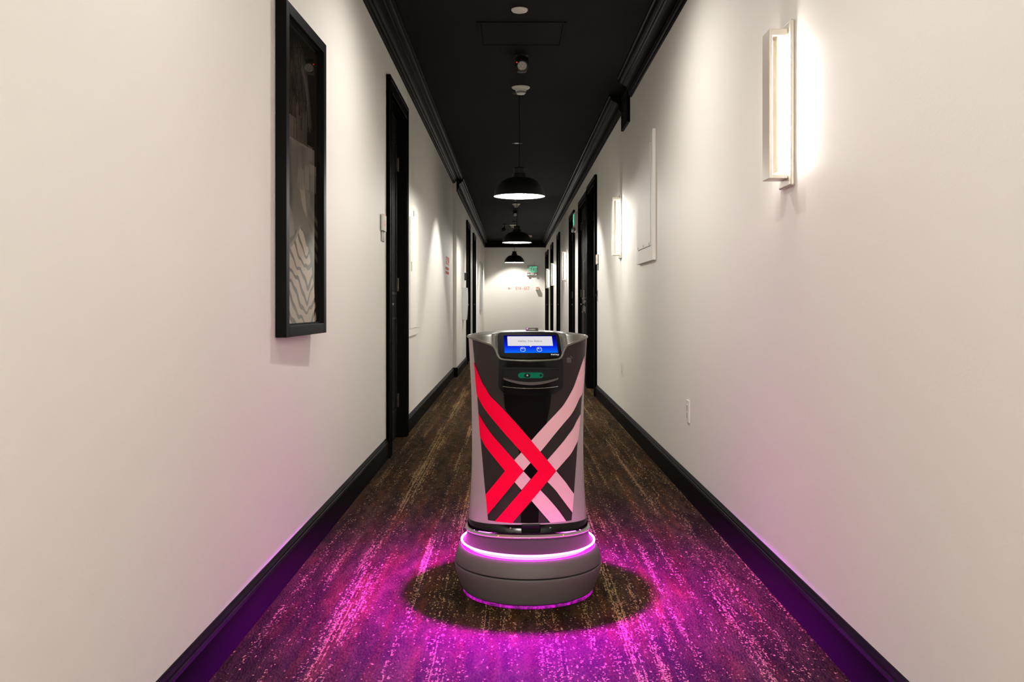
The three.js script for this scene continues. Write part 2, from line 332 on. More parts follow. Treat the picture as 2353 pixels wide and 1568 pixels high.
{
  const t = thing('ceiling_sensor', 'small pale ceiling sensor with a red light by the end wall', 'sensor');
  t.position.set(0.44, CEIL, -23);
  mesh('body', rbox(0.09, 0.05, 0.07, 0, -0.03, 0, 0.01), whitePlastic, t);
  mesh('indicator', new THREE.SphereGeometry(0.011, 12, 8).translate(-0.04, -0.032, 0.036), redLed, t);
}

// ---------------------------------------------------------------- wall sconces on the right wall
function sconce() {
  const t = thing('wall_sconce', '', 'wall lamp', 'metal wall sconces on the right wall');
  mesh('backplate', rbox(0.14, 0.54, 0.014, 0, 0, 0.007, 0.006), nickel, t);
  mesh('diffuser', rbox(0.052, 0.445, 0.028, 0, 0.003, 0.029, 0.003), std({ color: lin(0.85, 0.85, 0.83), emissive: WARM, emissiveIntensity: 2.2 }), t);
  mesh('diffuser_cover', rbox(0.056, 0.447, 0.003, 0, 0.003, 0.0445, 0.001), nickel, t);
  mesh('front_bar', rbox(0.083, 0.49, 0.011, 0, 0.001, 0.0705, 0.002), nickel, t);
  mesh('arm', rbox(0.083, 0.022, 0.052, 0, 0.235, 0.041, 0.002), nickel, t);
  mesh('arm', rbox(0.083, 0.013, 0.052, 0, -0.2375, 0.041, 0.002), nickel, t);
  return t;
}
let sc0 = null;
for (const [d, label] of [[3.03, 'large metal wall sconce with white glow nearest the viewer, right wall'], [7.72, 'second metal wall sconce along the right wall, beside the white panel'], [15.55, 'third metal wall sconce along the right wall, just before a black door'], [20.0, 'fourth sconce, glowing rectangle in front of a far black door'], [23.05, 'farthest glowing sconce at the end of the right wall']]) {
  const t = sc0 ? copy(sc0, label) : (sc0 = sconce()); t.userData.label = label;
  onWall(t, 'R', WR, d, 1.657);
  for (const q of [-1, 1]) { const l = new THREE.RectAreaLight(WARM, LAMP.sconce, 0.024, 0.43); l.position.set(WR - 0.029, 1.66, -d + q * 0.0275); l.lookAt(WR - 0.029, 1.66, -d + q * 2); scene.add(l); }
}

// ---------------------------------------------------------------- picture frames
const art = canvasTexture(640, 1120, (c, w, h) => {
  let s = 77; const R = () => (s = (s * 16807) % 2147483647) / 2147483647;
  c.fillStyle = '#15110d'; c.fillRect(0, 0, w, h);
  for (let i = 0; i < 700; i++) {                          // loose waves of hair
    const a = R() * 6.28, r = Math.sqrt(R()), x = 240 + Math.cos(a) * r * 200, y = 165 + Math.sin(a) * r * 130, v = 30 + R() * R() * 95, d = R() * 2 - 1;
    c.strokeStyle = `rgba(${v},${v * 0.96},${v * 0.9},0.5)`; c.lineWidth = 1 + R() * 3; c.beginPath(); c.moveTo(x, y); c.bezierCurveTo(x + 20 + 20 * d, y + 12, x + 34 * d, y + 34, x + 26 + 30 * d, y + 40 + R() * 40); c.stroke();
  }
  for (let i = 0; i < 16; i++) { const v = 50 + R() * 50; c.strokeStyle = `rgba(${v},${v * 0.95},${v * 0.9},0.55)`; c.lineWidth = 2 + R() * 4; c.beginPath(); c.moveTo(300 + i * 5, 110 + R() * 30); c.bezierCurveTo(400 + i * 4, 170, 430 + i * 4, 260, 440 + i * 5, 330 + R() * 30); c.stroke(); }
  for (let i = 0; i < 50; i++) { const x = 110 + R() * 330, v = 26 + R() * 62; c.fillStyle = `rgba(${v},${v * 0.94},${v * 0.88},0.8)`; c.fillRect(x, 250 + R() * 60, 3 + R() * 9, 60 + R() * 110); }
  c.fillStyle = '#3c362f'; c.beginPath(); c.moveTo(120, 420); c.bezierCurveTo(150, 560, 180, 640, 150, 760); c.lineTo(470, 760); c.bezierCurveTo(430, 660, 440, 600, 470, 480); c.lineTo(400, 380); c.lineTo(200, 360); c.fill();
  c.fillStyle = '#6b6258'; c.beginPath(); c.moveTo(300, 470); c.bezierCurveTo(330, 560, 400, 600, 420, 700); c.bezierCurveTo(350, 680, 300, 640, 270, 560); c.fill();
  c.fillStyle = '#57504a'; c.beginPath(); c.moveTo(0, 700); c.bezierCurveTo(130, 640, 160, 700, 200, 780); c.lineTo(0, 820); c.fill();
  for (const [x, y, bw, bh, v] of [[30, 330, 60, 90, 62], [110, 340, 110, 120, 76], [60, 430, 90, 60, 48], [240, 320, 60, 100, 66], [330, 300, 90, 110, 58], [170, 450, 140, 110, 56], [320, 430, 70, 100, 40], [440, 410, 90, 60, 70], [250, 520, 110, 80, 80], [380, 500, 80, 90, 86], [470, 480, 130, 40, 78], [480, 520, 120, 70, 60], [420, 600, 60, 60, 74]]) { c.fillStyle = `rgb(${v},${v * 0.93},${v * 0.86})`; c.fillRect(x, y, bw, bh); for (let i = 0; i < 5; i++) { const q = v * (0.6 + 0.6 * R()); c.fillStyle = `rgba(${q},${q * 0.94},${q * 0.88},0.6)`; c.fillRect(x + R() * bw * 0.8, y, bw * 0.12, bh); } }
  c.fillStyle = '#3a342e'; for (let i = 0; i < 4; i++) { c.save(); c.translate(470, 640 + i * 50); c.rotate(0.35); c.fillRect(0, 0, 200, 26); c.restore(); }
  // striped top
  c.save(); c.beginPath(); c.moveTo(0, 830); c.bezierCurveTo(110, 850, 210, 800, 300, 735); c.bezierCurveTo(400, 770, 540, 860, 610, 1120); c.lineTo(0, 1120); c.closePath(); c.fillStyle = '#8b8175'; c.fill(); c.clip();
  c.strokeStyle = '#1e1a16';
  for (let y = 560; y < 1400; y += 58) for (let x = -10; x <= 650; x += 6) { const f = (q) => y + (q < 430 ? 0.42 * q : 0.42 * 430 - 0.5 * (q - 430)) + 11 * Math.sin(q / 42 + y * 0.9) + 5 * Math.sin(q / 17 + y); c.lineWidth = 17 + 6 * Math.sin(x / 55 + y); c.beginPath(); c.moveTo(x - 1, f(x - 1)); c.lineTo(x + 7, f(x + 7)); c.stroke(); }
  c.restore();
  c.strokeStyle = '#5c554c'; c.lineWidth = 16; c.beginPath(); c.moveTo(0, 832); c.bezierCurveTo(110, 852, 210, 802, 300, 737); c.stroke();
});
art.flipY = true;
function frame(label, w, h, p, frameMat, artMat) {
  const t = thing('picture_frame', label, 'picture'), st = 0.04;
  const strips = [[-w / 2 + st / 2, 0, st, h], [w / 2 - st / 2, 0, st, h], [0, h / 2 - st / 2, w - 2 * st, st], [0, -h / 2 + st / 2, w - 2 * st, st]];
  for (const [x, y, a, b] of strips) mesh('frame_side', rbox(a, b, p, x, y, p / 2 + 0.001, 0.002), frameMat, t);
  mesh('inner_lip', strips.map(([x, y, a, b]) => x ? box(0.006, h - 2 * st, p - 0.014, Math.sign(x) * (w / 2 - st - 0.003), 0, (p - 0.014) / 2) : box(w - 2 * st, 0.006, p - 0.014, 0, Math.sign(y) * (h / 2 - st - 0.003), (p - 0.014) / 2)), frameMat, t);
  mesh('print', new THREE.BoxGeometry(w - 2 * st, h - 2 * st, 0.004).translate(0, 0, p - 0.026), artMat, t);
  mesh('glass', new THREE.PlaneGeometry(w - 2 * st - 0.013, h - 2 * st - 0.013).translate(0, 0, p - 0.019), phy({ color: 0xffffff, transmission: 1, thickness: 0, roughness: 0.01, ior: 1.5 }), t);
  return t;
}
const portrait = frame('large black framed black and white portrait with striped top behind glass', 0.576, 1.176, 0.0385, phy({ color: lin(0.0045, 0.0043, 0.004), roughness: 0.45, specularIntensity: 0.12 }), phy({ map: art, color: lin(1.3, 1.22, 1.1), roughness: 0.9, specularIntensity: 0 }));
onWall(portrait, 'L', WL - 0.0112, 3.452, 1.473); portrait.rotation.y -= 0.037;   // hangs two degrees askew, its far side off the wall
onWall(frame('pale grey framed picture seen edge on near the end of the left wall', 0.66, 1.15, 0.04, std({ color: lin(0.42, 0.42, 0.4), roughness: 0.5 }), std({ color: lin(0.5, 0.5, 0.48), roughness: 0.8 })), 'L', WL2, 21.75, 1.43);

// ---------------------------------------------------------------- panels, plates and signs on the walls
{
  const t = thing('electrical_panel', 'white painted metal electrical panel cover on the right wall', 'panel');
  onWall(t, 'R', WR - 0.0015, 6.2, 1.705);
  const w = 0.74, h = 0.84;
  mesh('cover', rbox(w, h, 0.022, 0, 0, 0.011, 0.002), wallPaint, t);
  mesh('door', rbox(w - 0.15, h - 0.17, 0.006, 0, 0.012, 0.0236, 0.001), wallPaint, t);
  mesh('seam', [box(w - 0.142, 0.004, 0.0008, 0, 0.012 - (h - 0.166) / 2, 0.0224), box(w - 0.142, 0.004, 0.0008, 0, 0.012 + (h - 0.166) / 2, 0.0224), box(0.004, h - 0.17, 0.0008, (w - 0.146) / 2, 0.012, 0.0224), box(0.004, h - 0.17, 0.0008, -(w - 0.146) / 2, 0.012, 0.0224)], greyPlastic, t);
  for (const x of [-0.26, 0, 0.26]) mesh('screw', cyl(0.007, 0.007, 0.004, 0, 0, 0, 12).rotateX(Math.PI / 2).translate(x, -0.31, 0.0286), steel, t);
}
{
  const t = thing('electrical_panel', 'white painted panel cover on the left wall just past the black door', 'panel');
  onWall(t, 'L', WL - 0.0015, 7.42, 1.28);
  mesh('cover', rbox(0.7, 1.06, 0.016, 0, 0, 0.008, 0.002), wallPaint, t);
  mesh('door', rbox(0.56, 0.88, 0.005, 0, -0.03, 0.0186, 0.001), wallPaint, t);
  mesh('latch', rbox(0.03, 0.075, 0.006, -0.2, 0.02, 0.024, 0.002), steel, t);
  mesh('label_plate', box(0.06, 0.045, 0.001, 0.02, 0.46, 0.0166), greyPlastic, t);
}
function outlet(label) {
  const t = thing('wall_outlet', label, 'outlet', 'white outlets low on the right wall');
  mesh('cover_plate', rbox(0.072, 0.116, 0.007, 0, 0, 0.0035, 0.003), whitePaint, t);
  mesh('receptacle', [rbox(0.034, 0.029, 0.003, 0, 0.02, 0.0082, 0.001), rbox(0.034, 0.029, 0.003, 0, -0.02, 0.0082, 0.001)], whitePlastic, t);
  return t;
}
const out0 = outlet('near white power outlet low on the right wall'); onWall(out0, 'R', WR, 4.75, 0.445);
onWall(copy(out0, 'far white power outlet low on the right wall under the second sconce'), 'R', WR, 7.6, 0.46);
const digits = canvasTexture(256, 160, (c, w, h) => { c.fillStyle = '#cfc9b8'; c.fillRect(0, 0, w, h); c.fillStyle = '#e0763c'; c.fillRect(0, 0, w, 8); c.font = 'bold 84px sans-serif'; c.textAlign = 'center'; c.fillText('608', w / 2, 112); });
function roomSign(label) {
  const t = thing('room_sign', label, 'sign', 'room number signs beside doors');
  mesh('backing', [rbox(0.12, 0.165, 0.006, 0.01, -0.02, 0.003, 0.002)], greyPlastic, t);
  mesh('number_plate', rbox(0.15, 0.104, 0.012, 0, 0.013, 0.012, 0.002), std({ color: lin(0.62, 0.6, 0.53), roughness: 0.5 }), t);
  mesh('number', new THREE.PlaneGeometry(0.146, 0.1).translate(0, 0.013, 0.0185), std({ map: digits, roughness: 0.6 }), t);
  mesh('key_symbol', [box(0.03, 0.008, 0.001, 0.01, -0.058, 0.0065), box(0.012, 0.028, 0.001, 0.0, -0.075, 0.0065)], whitePlastic, t);
  return t;
}
const sign0 = roomSign('room sign with orange number beside the near left black door'); onWall(sign0, 'L', WL, 5.75, 1.5);
onWall(copy(sign0, 'room sign with orange number beside the recessed black right door'), 'R', WR, 9.78, 1.47);
onWall(tag(mesh('door_plaque', rbox(0.13, 0.12, 0.02, 0, 0, 0.01, 0.003), blackSatin), 'small black plaque on the left wall above the white box', 'sign'), 'L', WL2, 14.75, 1.45);
{
  const t = thing('wall_switch', 'small metal switch plate beside the recessed right door', 'switch');
  onWall(t, 'R', WR, 9.83, 1.1);
  mesh('plate', rbox(0.07, 0.114, 0.006, 0, 0, 0.003, 0.002), steel, t);
  mesh('toggle', rbox(0.012, 0.028, 0.016, 0, 0, 0.012, 0.002), blackSatin, t);
  mesh('slot', rbox(0.03, 0.05, 0.002, 0, 0.026, 0.0068, 0.0008), blackSatin, t);
}
{
  const t = thing('vent_grille', 'black slatted vent grille high on the right wall below the cornice', 'vent');
  onWall(t, 'R', WR, 7.325, 2.575);
  const w = 0.41, h = 0.3;
  for (const [a, b, x, y] of [[w, 0.04, 0, h / 2 - 0.02], [w, 0.04, 0, -h / 2 + 0.02], [0.03, h - 0.08, w / 2 - 0.015, 0], [0.03, h - 0.08, -w / 2 + 0.015, 0]]) mesh('frame_side', rbox(a, b, 0.022, x, y, 0.011, 0.003), blackTrim, t);
  for (let i = 0; i < 11; i++) mesh('slat', box(w - 0.06, 0.003, 0.018).rotateX(0.6).translate(0, -h / 2 + 0.05 + i * 0.02, 0.012), blackTrim, t);
  mesh('duct', box(w - 0.06, h - 0.08, 0.002, 0, 0, 0.001), blackSatin, t);
}
const font = await new FontLoader().loadAsync('fonts/droid/droid_sans_regular.typeface.json');
const bold = await new FontLoader().loadAsync('fonts/droid/droid_sans_bold.typeface.json');
const text = (s, size, f, depth = 0.002) => { const g = new TextGeometry(s, { font: f, size, depth, curveSegments: 5, bevelEnabled: false }); g.computeBoundingBox(); return g; };
{ // numbers on the end wall
  const t = thing('direction_lettering', 'red arrow and numbers 614-617 lettered on the white end wall', 'lettering');
  t.position.set((1192 - VPX) / 83.5, 1.4, -END);
  const g = text('614 - 617', 0.088, font); const b = g.boundingBox, k = 0.372 / (b.max.x - b.min.x);
  mesh('numbers', g.translate(-b.min.x, 0, 0).scale(k, 1, 1).translate(-0.083, 0, 0.0002), redVinyl, t);
  mesh('arrow', [box(0.075, 0.011, 0.002, -0.249, 0.042, 0.0012), box(0.045, 0.011, 0.002).rotateZ(0.78).translate(-0.272, 0.057, 0.0012), box(0.045, 0.011, 0.002).rotateZ(-0.78).translate(-0.272, 0.027, 0.0012)], redVinyl, t);
}
const exitGreen = std({ color: lin(0.05, 0.32, 0.18), emissive: lin(0.05, 0.36, 0.2), emissiveIntensity: 1.0 });
function exitSign(label, face) {
  const t = thing('exit_sign', label, 'exit sign');
  const dim = face === 'R';
  mesh('housing', rbox(0.3, 0.2, 0.055, 0, 0, 0.0275, 0.008), whitePlastic, t);
  mesh('base', [rbox(0.31, 0.075, 0.04, 0, -0.135, 0.02, 0.02), rbox(0.1, 0.06, 0.055, 0, -0.125, 0.028, 0.004)], whitePlastic, t);
  const g = text('EXIT', 0.155, bold), b = g.boundingBox; const k = 0.2 / (b.max.x - b.min.x);
  mesh('letters', g.translate(-b.min.x, 0, 0).scale(k, 1, 1).translate(-0.08, -0.075, 0.0555), exitGreen, t);
  const ch = new THREE.Shape([[-0.1, 0.035], [-0.138, 0], [-0.1, -0.035]].map(p => new THREE.Vector2(...p)));
  mesh('chevron', new THREE.ExtrudeGeometry(ch, { depth: 0.002, bevelEnabled: false }).translate(0, 0.0, 0.0555), exitGreen, t);
  for (const x of [-0.1, 0.1]) { const hd = mesh('lamp_head', lathe([[0.0001, 0], [0.022, 0.004], [0.032, 0.03], [0.036, 0.034], [0.034, 0.038], [0.0001, 0.034]], 24).rotateX(Math.PI / 2 + 0.3).translate(x, -0.132, 0.036), greyPlastic, t); mesh('lens', new THREE.SphereGeometry(0.026, 16, 8).scale(1, 1, 0.35).translate(x, -0.143, 0.072), std({ color: lin(0.8, 0.8, 0.76), roughness: 0.2 }), hd); }
  return t;
}
{
  const t = exitSign('white box exit sign with green letters on the end wall', 'E'); t.position.set(0.545, 1.962, -END);
  onWall(exitSign('exit sign seen from its side on the right wall between black doors', 'R'), 'R', WR, 12.88, 2.19);
  mesh('conduit', cyl(0.004, 0.004, 0.13, 0.05, 0.165, 0.005, 8), whitePlastic, t);
}
{
  const t = thing('fire_alarm', 'square cream alarm box with red mark on the end wall', 'alarm');
  t.position.set(0.675, 1.445, -END);
  mesh('backbox', rbox(0.09, 0.09, 0.1, 0, 0, 0.05, 0.006), std({ color: lin(0.72, 0.6, 0.5), roughness: 0.5 }), t);
  mesh('mark', [box(0.05, 0.012, 0.002, 0, 0.02, 0.1008), box(0.04, 0.008, 0.002, 0, -0.002, 0.1008)], redVinyl, t);
}
{ // red notices on the left wall
  const t = thing('fire_notice', 'red pictogram notice on the left wall, upper of two', 'sign');
  onWall(t, 'L', WL, 11.55, 1.55);
  mesh('plate', box(0.56, 0.1, 0.002, 0, 0, 0.001), redVinyl, t);
  for (const g of [cyl(0.028, 0.028, 0.001, 0, 0, 0, 20).rotateX(Math.PI / 2).translate(-0.08, -0.018, 0.0026), box(0.1, 0.02, 0.001, 0.2, -0.03, 0.0026), box(0.02, 0.04, 0.001, -0.2, 0.01, 0.0026)]) mesh('pictogram', g, whitePaint, t);
  const u = thing('fire_notice', 'two lines of red lettering on the left wall below the red notice', 'sign');
  onWall(u, 'L', WL, 11.5, 1.425);
  for (const y of [0.027, -0.027]) { const bits = []; for (let i = 0; i < 9; i++) bits.push(rbox(0.04, 0.038 - 0.012 * ((i * 7) % 3) / 2, 0.002, -0.27 + i * 0.065, y, 0.001, 0.0008), ); mesh('lettering', bits, redVinyl, u); }
}
{
  const t = thing('wall_box', 'white metal box mounted on the far left wall before a door', 'box');
  onWall(t, 'L', WL2, 14.25, 1.01);
  const sh = new THREE.Shape(); sh.moveTo(0, -0.245); sh.lineTo(0.05, -0.245); sh.quadraticCurveTo(0.075, 0, 0.06, 0.245); sh.lineTo(0, 0.245);
  const g = new THREE.ExtrudeGeometry(sh, { depth: 0.26, bevelEnabled: true, bevelSize: 0.004, bevelThickness: 0.004, bevelSegments: 2 });
  g.rotateY(-Math.PI / 2).translate(0.13, 0, 0.004);
  mesh('housing', g, std({ color: lin(0.6, 0.6, 0.6), roughness: 0.4 }), t);
  mesh('button', cyl(0.014, 0.014, 0.008, 0, 0, 0, 16).rotateX(Math.PI / 2).translate(0.02, -0.02, 0.078), steel, t);
}

// ---------------------------------------------------------------- the delivery robot
{
  const t = thing('delivery_robot', 'waist high delivery robot with red and pink crossed stripes and magenta light ring', 'robot');
  t.position.set(0.0536, 0, -3.215); t.rotation.y = 0.045; t.updateMatrixWorld(true);
  const grain = (() => { const a = tileNoise(256, 256, 128, 128); return dataTexture(256, 256, (x, y) => { const v = 200 + 55 * a(x, y); return [v, v, v]; }, false, [14, 14]); })();
  const shellGrey = phy({ color: lin(0.38, 0.345, 0.315), roughness: 0.42, metalness: 0.35, clearcoat: 0.3, clearcoatRoughness: 0.3 });
  const baseGrey = phy({ color: lin(0.125, 0.11, 0.102), roughness: 0.55, metalness: 0.15, specularIntensity: 0.5 });
  const lidGrey = phy({ color: lin(0.115, 0.11, 0.08), roughness: 0.36, metalness: 0.25, clearcoat: 0.25, clearcoatRoughness: 0.15 });
  const panelDark = phy({ color: lin(0.02, 0.0155, 0.0125), roughness: 0.4, specularIntensity: 0.45, clearcoat: 0.12, clearcoatRoughness: 0.2 });
  const glossBlack = phy({ color: lin(0.004, 0.003, 0.0035), roughness: 0.14, specularIntensity: 0.55 });
  const neckBlack = phy({ color: lin(0.09, 0.06, 0.082), roughness: 0.5, specularIntensity: 0.25 });
  const redWrap = phy({ color: lin(0.92, 0.0, 0.04), roughness: 0.5, specularIntensity: 0.12 });
  const pinkWrap = phy({ color: lin(0.76, 0.45, 0.48), roughness: 0.5, specularIntensity: 0.35 });

  // base
  mesh('bumper', lathe([[0.0001, 0.014], [0.21, 0.014], [0.228, 0.014], [0.233, 0.02], [0.24, 0.036], [0.25, 0.064], [0.2555, 0.086], [0.257, 0.1], [0.2555, 0.104], [0.249, 0.1045], [0.24, 0.105]], 128), baseGrey, t);
  mesh('seam', lathe([[0.24, 0.1], [0.2505, 0.1035], [0.2505, 0.1085], [0.24, 0.11]], 128), blackSatin, t);
  mesh('shoulder', lathe([[0.24, 0.1075], [0.249, 0.1078], [0.2555, 0.1085], [0.2565, 0.112], [0.2545, 0.125], [0.249, 0.141], [0.242, 0.154], [0.236, 0.161], [0.2342, 0.1626], [0.2335, 0.1622]], 128), baseGrey, t);
  mesh('light_groove', lathe([[0.2336, 0.1622], [0.226, 0.1585], [0.206, 0.157], [0.19, 0.157]], 128), blackSatin, t);
  const mottle = (() => { const a = tileNoise(512, 16, 150, 4), b = tileNoise(512, 16, 40, 2); return dataTexture(512, 16, (x, y) => { const v = 255 * clamp(0.1 + 0.9 * a(x, y) * b(x, y) * 1.8); return [v, v, v]; }, false, [3, 1]); })();
  mesh('emissive_underglow', lathe([[0.222, 0.003], [0.2275, 0.003], [0.2275, 0.0105], [0.222, 0.0115]], 96), std({ color: lin(0.02, 0.005, 0.02), emissive: lin(0.55, 0.004, 0.5), emissiveMap: mottle, emissiveIntensity: 0.75 }), t);  // magenta glow under the base, put in as a mottled emissive band
  mesh('wheel_deck', [cyl(0.2, 0.2, 0.014, 0, 0.0075, 0, 48)], blackSatin, t);

  // light ring
  mesh('light_ring', lathe([[0.2035, 0.158], [0.2125, 0.1595], [0.2125, 0.1755], [0.2035, 0.177]], 128), std({ color: lin(0.5, 0.2, 0.5), emissive: lin(1, 0.1, 0.9), emissiveIntensity: LAMP.ringGlow }), t);
  { const c = []; for (let i = 0; i <= 12; i++) { const a = i / 12 * Math.PI * 2; c.push([0.2322 + 0.0036 * Math.cos(a), 0.1779 + 0.0034 * Math.sin(a)]); } mesh('light_ring', lathe(c, 128), std({ color: lin(0.5, 0.2, 0.5), emissive: lin(1, 0.11, 0.84), emissiveIntensity: LAMP.ringGlow * 4.5 }), t); }
  const SEG = 28;
  for (let i = 0; i < SEG; i++) {
    const a = i / SEG * Math.PI * 2, l = new THREE.RectAreaLight(MAGENTA, LAMP.ring, 2 * Math.PI * 0.213 / SEG * 0.94, 0.003);
    l.position.set(Math.sin(a) * 0.2145, 0.1775, Math.cos(a) * 0.2145); scene.add(l);
    l.position.applyMatrix4(t.matrixWorld);
    const out = new THREE.Vector3(Math.sin(a), 0, Math.cos(a)).transformDirection(t.matrixWorld);
    const up = new THREE.RectAreaLight(new THREE.Color().setRGB(1, 0, 0.78), LAMP.neck, l.width, 0.003); up.position.set(Math.sin(a) * 0.2338, 0.1828, Math.cos(a) * 0.2338).applyMatrix4(t.matrixWorld);
    up.lookAt(up.position.clone().addScaledVector(out, -0.9).add(new THREE.Vector3(0, 1, 0))); scene.add(up);
    const tilt = 1.13; l.lookAt(l.position.clone().add(out.multiplyScalar(Math.sin(tilt))).add(new THREE.Vector3(0, -Math.cos(tilt), 0)));
  }

  // rings lofted between outlines given as [half width, front depth, back depth, centre z, height, exponent]
  function loft(rows, n = 128) {
    const pos = [], idx = [];
    for (const [w, df, db, cz, h, e] of rows) for (let i = 0; i <= n; i++) {
      const a = i / n * Math.PI * 2, c = Math.cos(a), s = Math.sin(a), q = 2 / e;
      pos.push(w * Math.sign(s) * Math.abs(s) ** q, h, cz + (c > 0 ? df : db) * Math.sign(c) * Math.abs(c) ** q);
    }
    for (let r = 0; r < rows.length - 1; r++) for (let i = 0; i < n; i++) { const p = r * (n + 1) + i; idx.push(p, p + 1, p + n + 1, p + 1, p + n + 2, p + n + 1); }
    const g = new THREE.BufferGeometry(); g.setAttribute('position', new THREE.Float32BufferAttribute(pos, 3)); g.setIndex(idx);
    g.setAttribute('uv', new THREE.Float32BufferAttribute(new Float32Array(pos.length / 3 * 2), 2)); g.computeVertexNormals(); return g;
  }
  const CZ = -0.02;
  mesh('neck', loft([[0.2, 0.2, 0.2, 0, 0.1797, 2], [0.2165, 0.2165, 0.2165, 0, 0.1797, 2], [0.229, 0.229, 0.229, 0, 0.1751, 2], [0.2305, 0.2305, 0.2305, 0, 0.1751, 2], [0.2305, 0.23, 0.2305, 0, 0.1765, 2], [0.2255, 0.221, 0.225, -0.001, 0.1785, 2], [0.2195, 0.203, 0.219, -0.003, 0.1835, 2], [0.215, 0.184, 0.213, -0.007, 0.194, 2.1], [0.2135, 0.168, 0.209, -0.011, 0.205, 2.15], [0.2155, 0.162, 0.209, -0.013, 0.2135, 2.2], [0.2, 0.13, 0.19, -0.012, 0.2145, 2.2]]), neckBlack, t);
  mesh('collar', loft([[0.205, 0.15, 0.2, -0.014, 0.2125, 2.25], [0.2175, 0.165, 0.21, -0.014, 0.2135, 2.25], [0.2195, 0.1665, 0.212, -0.014, 0.217, 2.25], [0.2175, 0.1645, 0.21, -0.014, 0.2205, 2.25], [0.208, 0.15, 0.2, -0.016, 0.2225, 2.3]]), shellGrey, t);
  mesh('skirt', loft([[0.212, 0.13, 0.196, CZ, 0.222, 2.4], [0.213, 0.129, 0.195, CZ, 0.23, 2.4], [0.211, 0.124, 0.192, CZ, 0.25, 2.5], [0.205, 0.115, 0.185, CZ, 0.252, 2.5]]), glossBlack, t);
  for (const [x, s2] of [[-0.066, 1], [0.07, 1]]) mesh('screw', new THREE.SphereGeometry(0.0035, 12, 8).translate(x, 0.238, CZ + 0.127 * Math.pow(1 - Math.abs(x / 0.212) ** 2.45, 1 / 2.45)), steel, t);
  for (const x of [-0.108, 0.112]) mesh('indicator', new THREE.SphereGeometry(0.0022, 10, 8).translate(x, 0.2205, -0.014 + 0.164 * Math.pow(1 - Math.abs(x / 0.2175) ** 2.25, 1 / 2.25)), std({ color: lin(0.3, 0.1, 0), emissive: lin(1, 0.3, 0.03), emissiveIntensity: 1.1 }), t);
  mesh('front_latch', rbox(0.066, 0.03, 0.02, 0.004, 0.237, CZ + 0.121, 0.004), phy({ color: lin(0.003, 0.002, 0.004), roughness: 0.3, specularIntensity: 0.3 }), t);

  // body
  const bw = table([[0.245, 0.2085], [0.3, 0.2045], [0.385, 0.199], [0.48, 0.1965], [0.57, 0.1965], [0.7, 0.199], [0.8, 0.204], [0.89, 0.2085]]);
  const bf = table([[0.245, 0.124], [0.35, 0.122], [0.5, 0.126], [0.65, 0.134], [0.81, 0.15], [0.89, 0.154]]);
  const bb = table([[0.245, 0.19], [0.5, 0.182], [0.89, 0.19]]);
  const EX = 2.5;
  const seam = table([[0, 0.811], [0.06, 0.812], [0.092, 0.815], [0.104, 0.82], [0.111, 0.833], [0.117, 0.849], [0.124, 0.859], [0.14, 0.8665], [0.17, 0.876], [0.2, 0.8855], [0.21, 0.888]]);
  const front = (X, h) => CZ + bf(h) * Math.pow(Math.max(0, 1 - Math.abs(X / bw(h)) ** EX), 1 / EX);
  {
    const n = 160, R = 60, pos = [], idx = [];
    for (let r = 0; r <= R; r++) for (let i = 0; i <= n; i++) {
      const a = i / n * Math.PI * 2, c = Math.cos(a), s = Math.sin(a), q = 2 / EX, sx = Math.sign(s) * Math.abs(s) ** q, sz = Math.sign(c) * Math.abs(c) ** q;
      const hi = c > 0 ? seam(Math.abs(sx) * 0.2085) : 0.888, h = lerp(0.247, hi, r / R);
      pos.push(bw(h) * sx, h, CZ + (c > 0 ? bf(h) : bb(h)) * sz);
    }
    for (let r = 0; r < R; r++) for (let i = 0; i < n; i++) { const p = r * (n + 1) + i; idx.push(p, p + 1, p + n + 1, p + 1, p + n + 2, p + n + 1); }
    const g = new THREE.BufferGeometry(); g.setAttribute('position', new THREE.Float32BufferAttribute(pos, 3)); g.setIndex(idx); g.computeVertexNormals();
    g.setAttribute('uv', new THREE.Float32BufferAttribute(new Float32Array(pos.length / 3 * 2), 2));
    mesh('body_shell', g, shellGrey, t);
  }

  // sheets that follow the front of the body; outlines are measured on the photograph and carried on to the curved surface
  const inv = t.matrixWorld.clone().invert(), eye = new THREE.Vector3(0, 1, 0).applyMatrix4(inv);
  function onFront([u, v]) {
    const dir = new THREE.Vector3((u - VPX) / FOCAL, -(v - VPY) / FOCAL, -1).transformDirection(inv);
    let lo = 2.7, hi = 3.4; const p = new THREE.Vector3();
    for (let k = 0; k < 40; k++) { const m = (lo + hi) / 2; p.copy(eye).addScaledVector(dir, m); if (Math.abs(p.x) < bw(p.y) && p.z > front(p.x, p.y)) lo = m; else hi = m; }
    p.copy(eye).addScaledVector(dir, (lo + hi) / 2); const lim = bw(p.y) * 0.9985;
    return [clamp(p.x, -lim, lim), p.y];
  }
  const nrm = (X, h) => { const e = 5e-4, w = bw(h) * 0.997, x = clamp(X, -w + e, w - e); return new THREE.Vector3(-(front(x + e, h) - front(x - e, h)) / (2 * e), -(front(x, h + e) - front(x, h - e)) / (2 * e), 1).normalize(); };
